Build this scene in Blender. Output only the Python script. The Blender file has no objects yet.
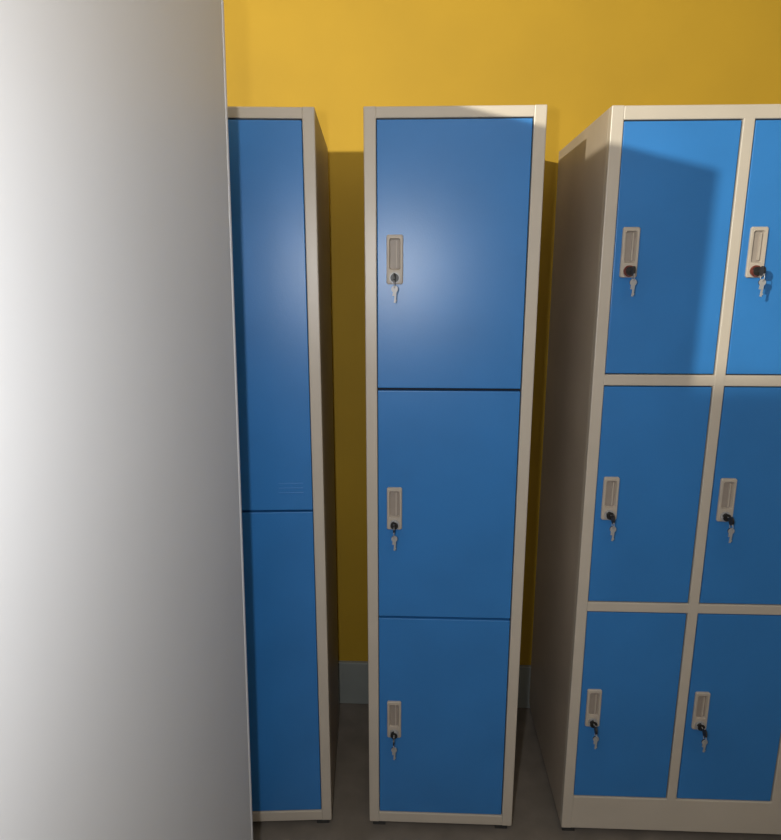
import bpy, bmesh, math
from mathutils import Vector, Matrix
scene=bpy.context.scene
try:
    scene.view_settings.view_transform='Standard'
except Exception: pass

# ---------------- materials ----------------
def mat(name,col,rough=.5,metal=0,noise=0,nscale=8,bump=0,bscale=200,spec=.5,stretch=(1,1,1)):
    m=bpy.data.materials.new(name); m.use_nodes=True
    nt=m.node_tree; b=nt.nodes['Principled BSDF']
    b.inputs['Base Color'].default_value=(*col,1)
    b.inputs['Roughness'].default_value=rough
    b.inputs['Metallic'].default_value=metal
    b.inputs['Specular IOR Level'].default_value=spec
    tc=nt.nodes.new('ShaderNodeTexCoord'); mp=nt.nodes.new('ShaderNodeMapping')
    mp.inputs['Scale'].default_value=stretch
    nt.links.new(tc.outputs['Object'],mp.inputs['Vector'])
    if noise:
        n=nt.nodes.new('ShaderNodeTexNoise'); n.inputs['Scale'].default_value=nscale; n.inputs['Detail'].default_value=5
        r=nt.nodes.new('ShaderNodeValToRGB')
        r.color_ramp.elements[0].position=.3; r.color_ramp.elements[1].position=.7
        r.color_ramp.elements[0].color=(*[c*(1-noise) for c in col],1)
        r.color_ramp.elements[1].color=(*[min(1,c*(1+noise)) for c in col],1)
        nt.links.new(mp.outputs['Vector'],n.inputs['Vector'])
        nt.links.new(n.outputs['Fac'],r.inputs['Fac']); nt.links.new(r.outputs['Color'],b.inputs['Base Color'])
    if bump:
        n2=nt.nodes.new('ShaderNodeTexNoise'); n2.inputs['Scale'].default_value=bscale; n2.inputs['Detail'].default_value=3
        bp=nt.nodes.new('ShaderNodeBump'); bp.inputs['Strength'].default_value=bump; bp.inputs['Distance'].default_value=.001
        nt.links.new(mp.outputs['Vector'],n2.inputs['Vector'])
        nt.links.new(n2.outputs['Fac'],bp.inputs['Height']); nt.links.new(bp.outputs['Normal'],b.inputs['Normal'])
    return m
M_blue=mat('blue_enamel',(.028,.168,.455),.34,noise=.06,nscale=5,bump=.12,bscale=260)
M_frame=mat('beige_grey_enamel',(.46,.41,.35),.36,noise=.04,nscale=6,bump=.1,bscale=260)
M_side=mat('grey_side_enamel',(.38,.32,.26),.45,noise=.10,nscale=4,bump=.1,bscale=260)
M_panel=mat('light_grey_steel',(.68,.68,.69),.5,noise=.02,nscale=3,bump=.04,bscale=220)
M_trimlt=mat('light_grey_edge',(.70,.70,.72),.35,noise=.02)
M_dark=mat('gap_shade',(.01,.012,.02),.8,noise=.1)  # near-black colour standing in for shade behind the doors
M_plate=mat('handle_satin_metal',(.40,.35,.30),.5,metal=0,noise=.05,nscale=40,spec=.4)
M_recess=mat('handle_recess',(.27,.23,.20),.5,noise=.05,nscale=40)
M_chrome=mat('chrome',(.36,.36,.37),.5,metal=.3,noise=.03)
M_key=mat('black_key_plastic',(.012,.011,.011),.45,noise=.1)
M_red=mat('lock_face_dark_red',(.13,.03,.02),.4,noise=.1)
M_wall=mat('yellow_wall_paint',(.42,.255,.012),.75,noise=.06,nscale=3,bump=.2,bscale=90)
M_wall2=mat('cream_wall_paint',(.62,.58,.5),.8,noise=.04,nscale=3)
M_ceil=mat('ceiling_paint',(.7,.68,.63),.9,noise=.03)
M_base=mat('blue_grey_baseboard',(.24,.26,.25),.5,noise=.06)
M_floor=mat('vinyl_floor',(.16,.14,.12),.45,noise=.15,nscale=14,bump=.1,bscale=60)
M_black=mat('lamp_housing',(.03,.03,.03),.4,noise=.1)
M_diff=mat('fill_panel_glow',(.85,.85,.82),.5,noise=.02)  # glowing face of the added ambient panel
nt=M_diff.node_tree; nt.nodes['Principled BSDF'].inputs['Emission Color'].default_value=(1,.9,.75,1)
nt.nodes['Principled BSDF'].inputs['Emission Strength'].default_value=.8

def link(o,parent=None):
    scene.collection.objects.link(o)
    if parent: o.parent=parent
    return o
def empty(name,loc=(0,0,0)):
    e=bpy.data.objects.new(name,None); e.empty_display_size=.1; e.location=loc
    return link(e)
def boxes(name,lst,material,parent=None,bevel=0,loc=(0,0,0),shear=None,segs=2):
    bm=bmesh.new()
    for (x0,x1,y0,y1,z0,z1) in lst:
        r=bmesh.ops.create_cube(bm,size=1)
        for v in r['verts']:
            v.co=Vector(((x0+x1)/2+v.co.x*(x1-x0),(y0+y1)/2+v.co.y*(y1-y0),(z0+z1)/2+v.co.z*(z1-z0)))
    if bevel:
        bmesh.ops.bevel(bm,geom=bm.edges[:],offset=bevel,segments=segs,profile=.5,affect='EDGES')
    if shear:
        for v in bm.verts: v.co.x+=shear*v.co.z
    me=bpy.data.meshes.new(name); bm.to_mesh(me); bm.free()
    me.materials.append(material)
    o=bpy.data.objects.new(name,me); o.location=loc
    return link(o,parent)

# ---------------- room ----------------
WY=2.03; XL=-1.65; XR=2.7; YB=-2.6; H=2.75
boxes('floor',[(XL-.1,XR+.1,YB-.1,WY+.1,-.1,0)],M_floor)
boxes('ceiling',[(XL-.1,XR+.1,YB-.1,WY+.1,H,H+.1)],M_ceil)
boxes('wall_back',[(XL-.1,XR+.1,WY,WY+.1,0,H)],M_wall)
boxes('wall_left',[(XL-.1,XL,YB,WY,0,H)],M_wall2)
boxes('wall_right',[(XR,XR+.1,YB,WY,0,H)],M_wall2)
boxes('wall_front',[(XL-.1,XR+.1,YB-.1,YB,0,H)],M_wall2)
boxes('baseboard_back',[(XL,XR,WY-.015,WY,0,.165)],M_base,bevel=.003)
boxes('baseboard_left',[(XL,XL+.015,YB,WY-.015,0,.165)],M_base,bevel=.003)
boxes('baseboard_right',[(XR-.015,XR,YB,WY-.015,0,.165)],M_base,bevel=.003)

# ---------------- handle with lock and key ----------------
def plate_mesh():
    w,h,t=.0185,.054,.007
    bm=bmesh.new()
    def rect(hw,z0,z1,y,c=.003):
        pts=[(-hw+c,z0),(hw-c,z0),(hw,z0+c),(hw,z1-c),(hw-c,z1),(-hw+c,z1),(-hw,z1-c),(-hw,z0+c)]
        return [bm.verts.new((x,y,z)) for x,z in pts]
    L=[rect(w,-h,h,0),rect(w,-h,h,-t*.7),rect(w-.0015,-h+.0015,h-.0015,-t),
       rect(w-.006,-h+.032,h-.008,-t),rect(w-.008,-h+.034,h-.010,-.0012),]
    for a,b in zip(L[:-1],L[1:]):
        for i in range(8):
            j=(i+1)%8
            bm.faces.new((a[i],a[j],b[j],b[i]))
    f=bm.faces.new(L[-1]); f.material_index=1
    bmesh.ops.recalc_face_normals(bm,faces=bm.faces[:])
    bmesh.ops.create_cube(bm,size=1,matrix=Matrix.Translation((.004,-.0035,.012))@Matrix.Diagonal((.003,.005,.058,1)))
    me=bpy.data.meshes.new('handle_plate'); bm.to_mesh(me); bm.free()
    me.materials.append(M_plate); me.materials.append(M_recess)
    return me
def cyl(bm,r,p0,p1,mi,seg=16,r2=None):
    p0=Vector(p0);p1=Vector(p1); d=p1-p0
    q=d.to_track_quat('Z','Y').to_matrix().to_4x4()
    m=Matrix.Translation((p0+p1)/2)@q
    n0=len(bm.faces)
    bmesh.ops.create_cone(bm,cap_ends=True,segments=seg,radius1=r,radius2=r if r2 is None else r2,depth=d.length,matrix=m)
    bm.faces.ensure_lookup_table()
    for f in bm.faces[n0:]: f.material_index=mi
def bx(bm,c,s,mi,rot=None):
    n0=len(bm.faces)
    m=Matrix.Translation(c)
    if rot is not None: m=m@rot
    m=m@Matrix.Diagonal((*s,1))
    bmesh.ops.create_cube(bm,size=1,matrix=m)
    bm.faces.ensure_lookup_table()
    for f in bm.faces[n0:]: f.material_index=mi
def torus(bm,R,r,c,mi,axis='Y',n=18,k=6):
    vs=[]
    for i in range(n):
        a=2*math.pi*i/n; row=[]
        for j in range(k):
            b=2*math.pi*j/k
            x=(R+r*math.cos(b))*math.cos(a); z=(R+r*math.cos(b))*math.sin(a); y=r*math.sin(b)
            co=Vector((x,y,z)) if axis=='Y' else Vector((y,x,z))
            row.append(bm.verts.new(co+Vector(c)))
        vs.append(row)
    for i in range(n):
        for j in range(k):
            f=bm.faces.new((vs[i][j],vs[(i+1)%n][j],vs[(i+1)%n][(j+1)%k],vs[i][(j+1)%k])); f.material_index=mi
def key_mesh(red):
    bm=bmesh.new()
    zl=-.040
    cyl(bm,.0125,(0,-.006,zl),(0,-.011,zl),0,24)
    cyl(bm,.0095,(0,-.011,zl),(0,-.017,zl),3 if red else 0,24)
    bx(bm,(0,-.023,zl),(.0022,.014,.006),0)
    cyl(bm,.0105,(-.0018,-.037,zl),(.0018,-.037,zl),1,18)
    torus(bm,.008,.0008,(0,-.040,zl-.013),0,axis='X')
    r=Matrix.Rotation(math.radians(6),4,'Y')
    cyl(bm,.0075,(.001,-.0405,zl-.024),(.001,-.0375,zl-.024),1,18)
    bx(bm,(.001,-.039,zl-.030),(.008,.0034,.018),1,r)
    bx(bm,(.002,-.039,zl-.045),(.0042,.0016,.018),0,r)
    bx(bm,(.0042,-.039,zl-.049),(.0024,.0016,.003),0,r)
    me=bpy.data.meshes.new('lock_key'); bmesh.ops.recalc_face_normals(bm,faces=bm.faces[:]); bm.to_mesh(me); bm.free()
    for m in (M_chrome,M_key,M_plate,M_red): me.materials.append(m)
    return me
PL=plate_mesh(); KM=[key_mesh(False),key_mesh(True)]

# ---------------- lockers ----------------
def locker(x0,x1,yf,z1,depth,cols,splits,fw,frame_between,handles=True,hoff=.034,side=M_side,turn=0):
    ox,oy=x1,yf
    e=empty('metal_locker',(ox,oy,0)); e.rotation_euler=(0,0,math.radians(turn))
    def B(n,l,m,**k):
        l=[(a-ox,b-ox,c-oy,d-oy,f,g) for a,b,c,d,f,g in l]
        return boxes(n,l,m,parent=e,**k)
    zb=.03; T=.0012
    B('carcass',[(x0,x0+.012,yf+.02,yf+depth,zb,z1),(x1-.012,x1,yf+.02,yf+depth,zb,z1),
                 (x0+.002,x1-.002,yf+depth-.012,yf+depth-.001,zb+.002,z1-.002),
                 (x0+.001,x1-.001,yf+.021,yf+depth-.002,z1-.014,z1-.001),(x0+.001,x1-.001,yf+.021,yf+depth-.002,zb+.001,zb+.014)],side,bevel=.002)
    B('gap_shade_sheet',[(x0+.012,x1-.012,yf+.022,yf+.03,zb+.01,z1-.014)],M_dark)  # thin dark sheet, paints the shade seen through the door gaps
    B('feet',[(a,a+.035,b,b+.035,0,zb+.004) for a in (x0+.008,x1-.043) for b in (yf+.02,yf+depth-.05)],M_black,bevel=.002)
    fr=[(x0,x0+fw,yf,yf+.0215,zb,z1),(x1-fw,x1,yf,yf+.0215,zb,z1),
        (x0+fw-.001,x1-fw+.001,yf+.0005,yf+.021,splits[0][1]+T,z1-.0005),
        (x0+fw-.001,x1-fw+.001,yf+.0005,yf+.021,zb+.0005,splits[-1][0]-T)]
    for (a,b) in zip(cols[:-1],cols[1:]):
        fr.append((a[1]+T,b[0]-T,yf+.0006,yf+.0205,zb+.02,z1-.012))
    if frame_between:
        for (a,b) in zip(splits[:-1],splits[1:]):
            fr.append((x0+fw-.001,x1-fw+.001,yf+.0009,yf+.020,b[1]+T,a[0]-T))
    B('frame',fr,M_frame,bevel=.0022)
    k=0
    for ci,(a,b) in enumerate(cols):
        for ri,(zl,zh) in enumerate(splits):
            B('door_%d'%(k+1),[(a+T,b-T,yf+.0025,yf+.0205,zl+T,zh-T)],M_blue,bevel=.0018,segs=3)
            if handles:
                hz=(zl+zh)/2
                for nm,me,dy in (('handle_plate_%d'%(k+1),PL,.003),('lock_key_%d'%(k+1),KM[1 if (len(cols)>1 and ri==0) else 0],.003)):
                    o=bpy.data.objects.new(nm,me); link(o,e)
                    o.location=(a+hoff-ox,yf+dy-oy,hz)
            k+=1
    return e,B
YF=1.48
# two-door locker, partly hidden
x0,x1=-.610,-.223
e,B=locker(x0,x1,YF,1.858,.46,[(x0+.027,x1-.027)],[(.940,1.833),(.062,.937)],.027,False,hoff=.036,turn=4.2)
B('vent_slits',[(x1-.11,x1-.05,YF+.0019,YF+.004,z,z+.002) for z in (.985,.997,1.009)],M_blue,bevel=.0006)
# three-door locker
x0,x1=-.1177,.2733
locker(x0,x1,YF,1.858,.46,[(x0+.027,x1-.028)],[(1.2455,1.833),(.6545,1.2415),(.062,.6505)],.027,False,hoff=.041)
# nine-door locker
x0=.4083; p=.2745; fw=.027
cols=[(x0+fw+i*p,x0+i*p+p) for i in range(3)]
x1=cols[-1][1]+fw
locker(x0,x1,YF,1.855,.52,cols,[(1.283,1.825),(.708,1.255),(.133,.680)],fw,True,hoff=.034)

# ---------------- big light-grey cabinet in the foreground left (seen from behind) ----------------
e=empty('steel_cabinet',(-.59,.75,0))
sh=.0183
def C(n,l,m,**k):
    l=[(a+.59,b+.59,c-.75,d-.75,f,g) for a,b,c,d,f,g in l]
    return boxes(n,l,m,parent=e,shear=sh,**k)
cx1=-.3655; cx0=cx1-.45; cy0,cy1=.30,1.20; ch=1.958
C('body',[(cx0+.02,cx1-.001,cy0+.002,cy1-.012,.02,ch)],M_panel,bevel=.002)
C('corner_trim',[(cx1-.03,cx1,cy1-.012,cy1,.0,ch),(cx0+.02,cx0+.05,cy1-.012,cy1,0,ch)],M_trimlt,bevel=.003)
C('end_panel',[(cx0+.05,cx1-.03,cy1-.010,cy1-.004,.02,ch)],M_panel)
C('plinth',[(cx0+.03,cx1-.01,cy0+.01,cy1-.02,0,.03)],M_black)
C('doors',[(cx0,cx0+.019,cy0+.008+i*.293,cy0+.30+i*.293-.003,.09+j*.615,.09+j*.615+.61) for i in range(3) for j in range(3)],M_blue,bevel=.002)

# ---------------- lamps ----------------
def light(name,typ,loc,energy,color=(1,1,1),target=None,**k):
    d=bpy.data.lights.new(name,typ); d.energy=energy; d.color=color
    for a,b in k.items(): setattr(d,a,b)
    o=bpy.data.objects.new(name,d); o.location=loc; link(o)
    if target is not None:
        o.rotation_euler=(Vector(target)-Vector(loc)).to_track_quat('-Z','Y').to_euler()
    return o
light('camera_flash','POINT',(-.10,.0,1.535),34,(.98,.99,1),shadow_soft_size=.02)
light('ambient_fill','AREA',(.4,-.7,2.70),9,(1,.86,.70),target=(.4,-.7,0),shape='RECTANGLE',size=1.2,size_y=.5)  # unseen source added for warm ambient fill
L=Vector((-1.31,-.88,2.19))
az=math.radians(35); el=math.radians(9)
dr=Vector((math.sin(az)*math.cos(el),math.cos(az)*math.cos(el),math.sin(el)))
light('spot_beam','SPOT',L,400,(1,.95,.78),target=L+dr,spot_size=math.radians(54),spot_blend=.12,shadow_soft_size=.012)  # lamp position follows the cast shadow; cone narrowed in place of a person's shadow
boxes('ambient_fill_panel',[(-.2,1.0,-.95,-.45,2.715,2.75)],M_diff,bevel=.004)  # unseen panel added as a body for the ambient fill
e=empty('wall_spotlight',tuple(L))
bm=bmesh.new()
cyl(bm,.045,tuple(-dr*.14),tuple(-dr*.02),0,24)
cyl(bm,.012,tuple(-dr*.08),(XL-L.x,-.12,-.02),0,12)
cyl(bm,.04,(XL-L.x,-.12,-.02),(XL-L.x+.02,-.12,-.02),0,20)
me=bpy.data.meshes.new('housing'); bm.to_mesh(me); bm.free(); me.materials.append(M_black)
link(bpy.data.objects.new('housing',me),e)

w=bpy.data.worlds.new('world'); scene.world=w; w.use_nodes=True
w.node_tree.nodes['Background'].inputs[0].default_value=(.9,.8,.7,1); w.node_tree.nodes['Background'].inputs[1].default_value=.1

# ---------------- camera ----------------
cd=bpy.data.cameras.new('camera'); cam=bpy.data.objects.new('camera',cd); link(cam)
cd.sensor_fit='HORIZONTAL'; cd.sensor_width=36; cd.lens=36*640/781; cd.clip_start=.02
cam.location=(0,0,1.505)
cam.rotation_euler=(math.radians(90-12.74),0,math.radians(2.3))
scene.camera=cam
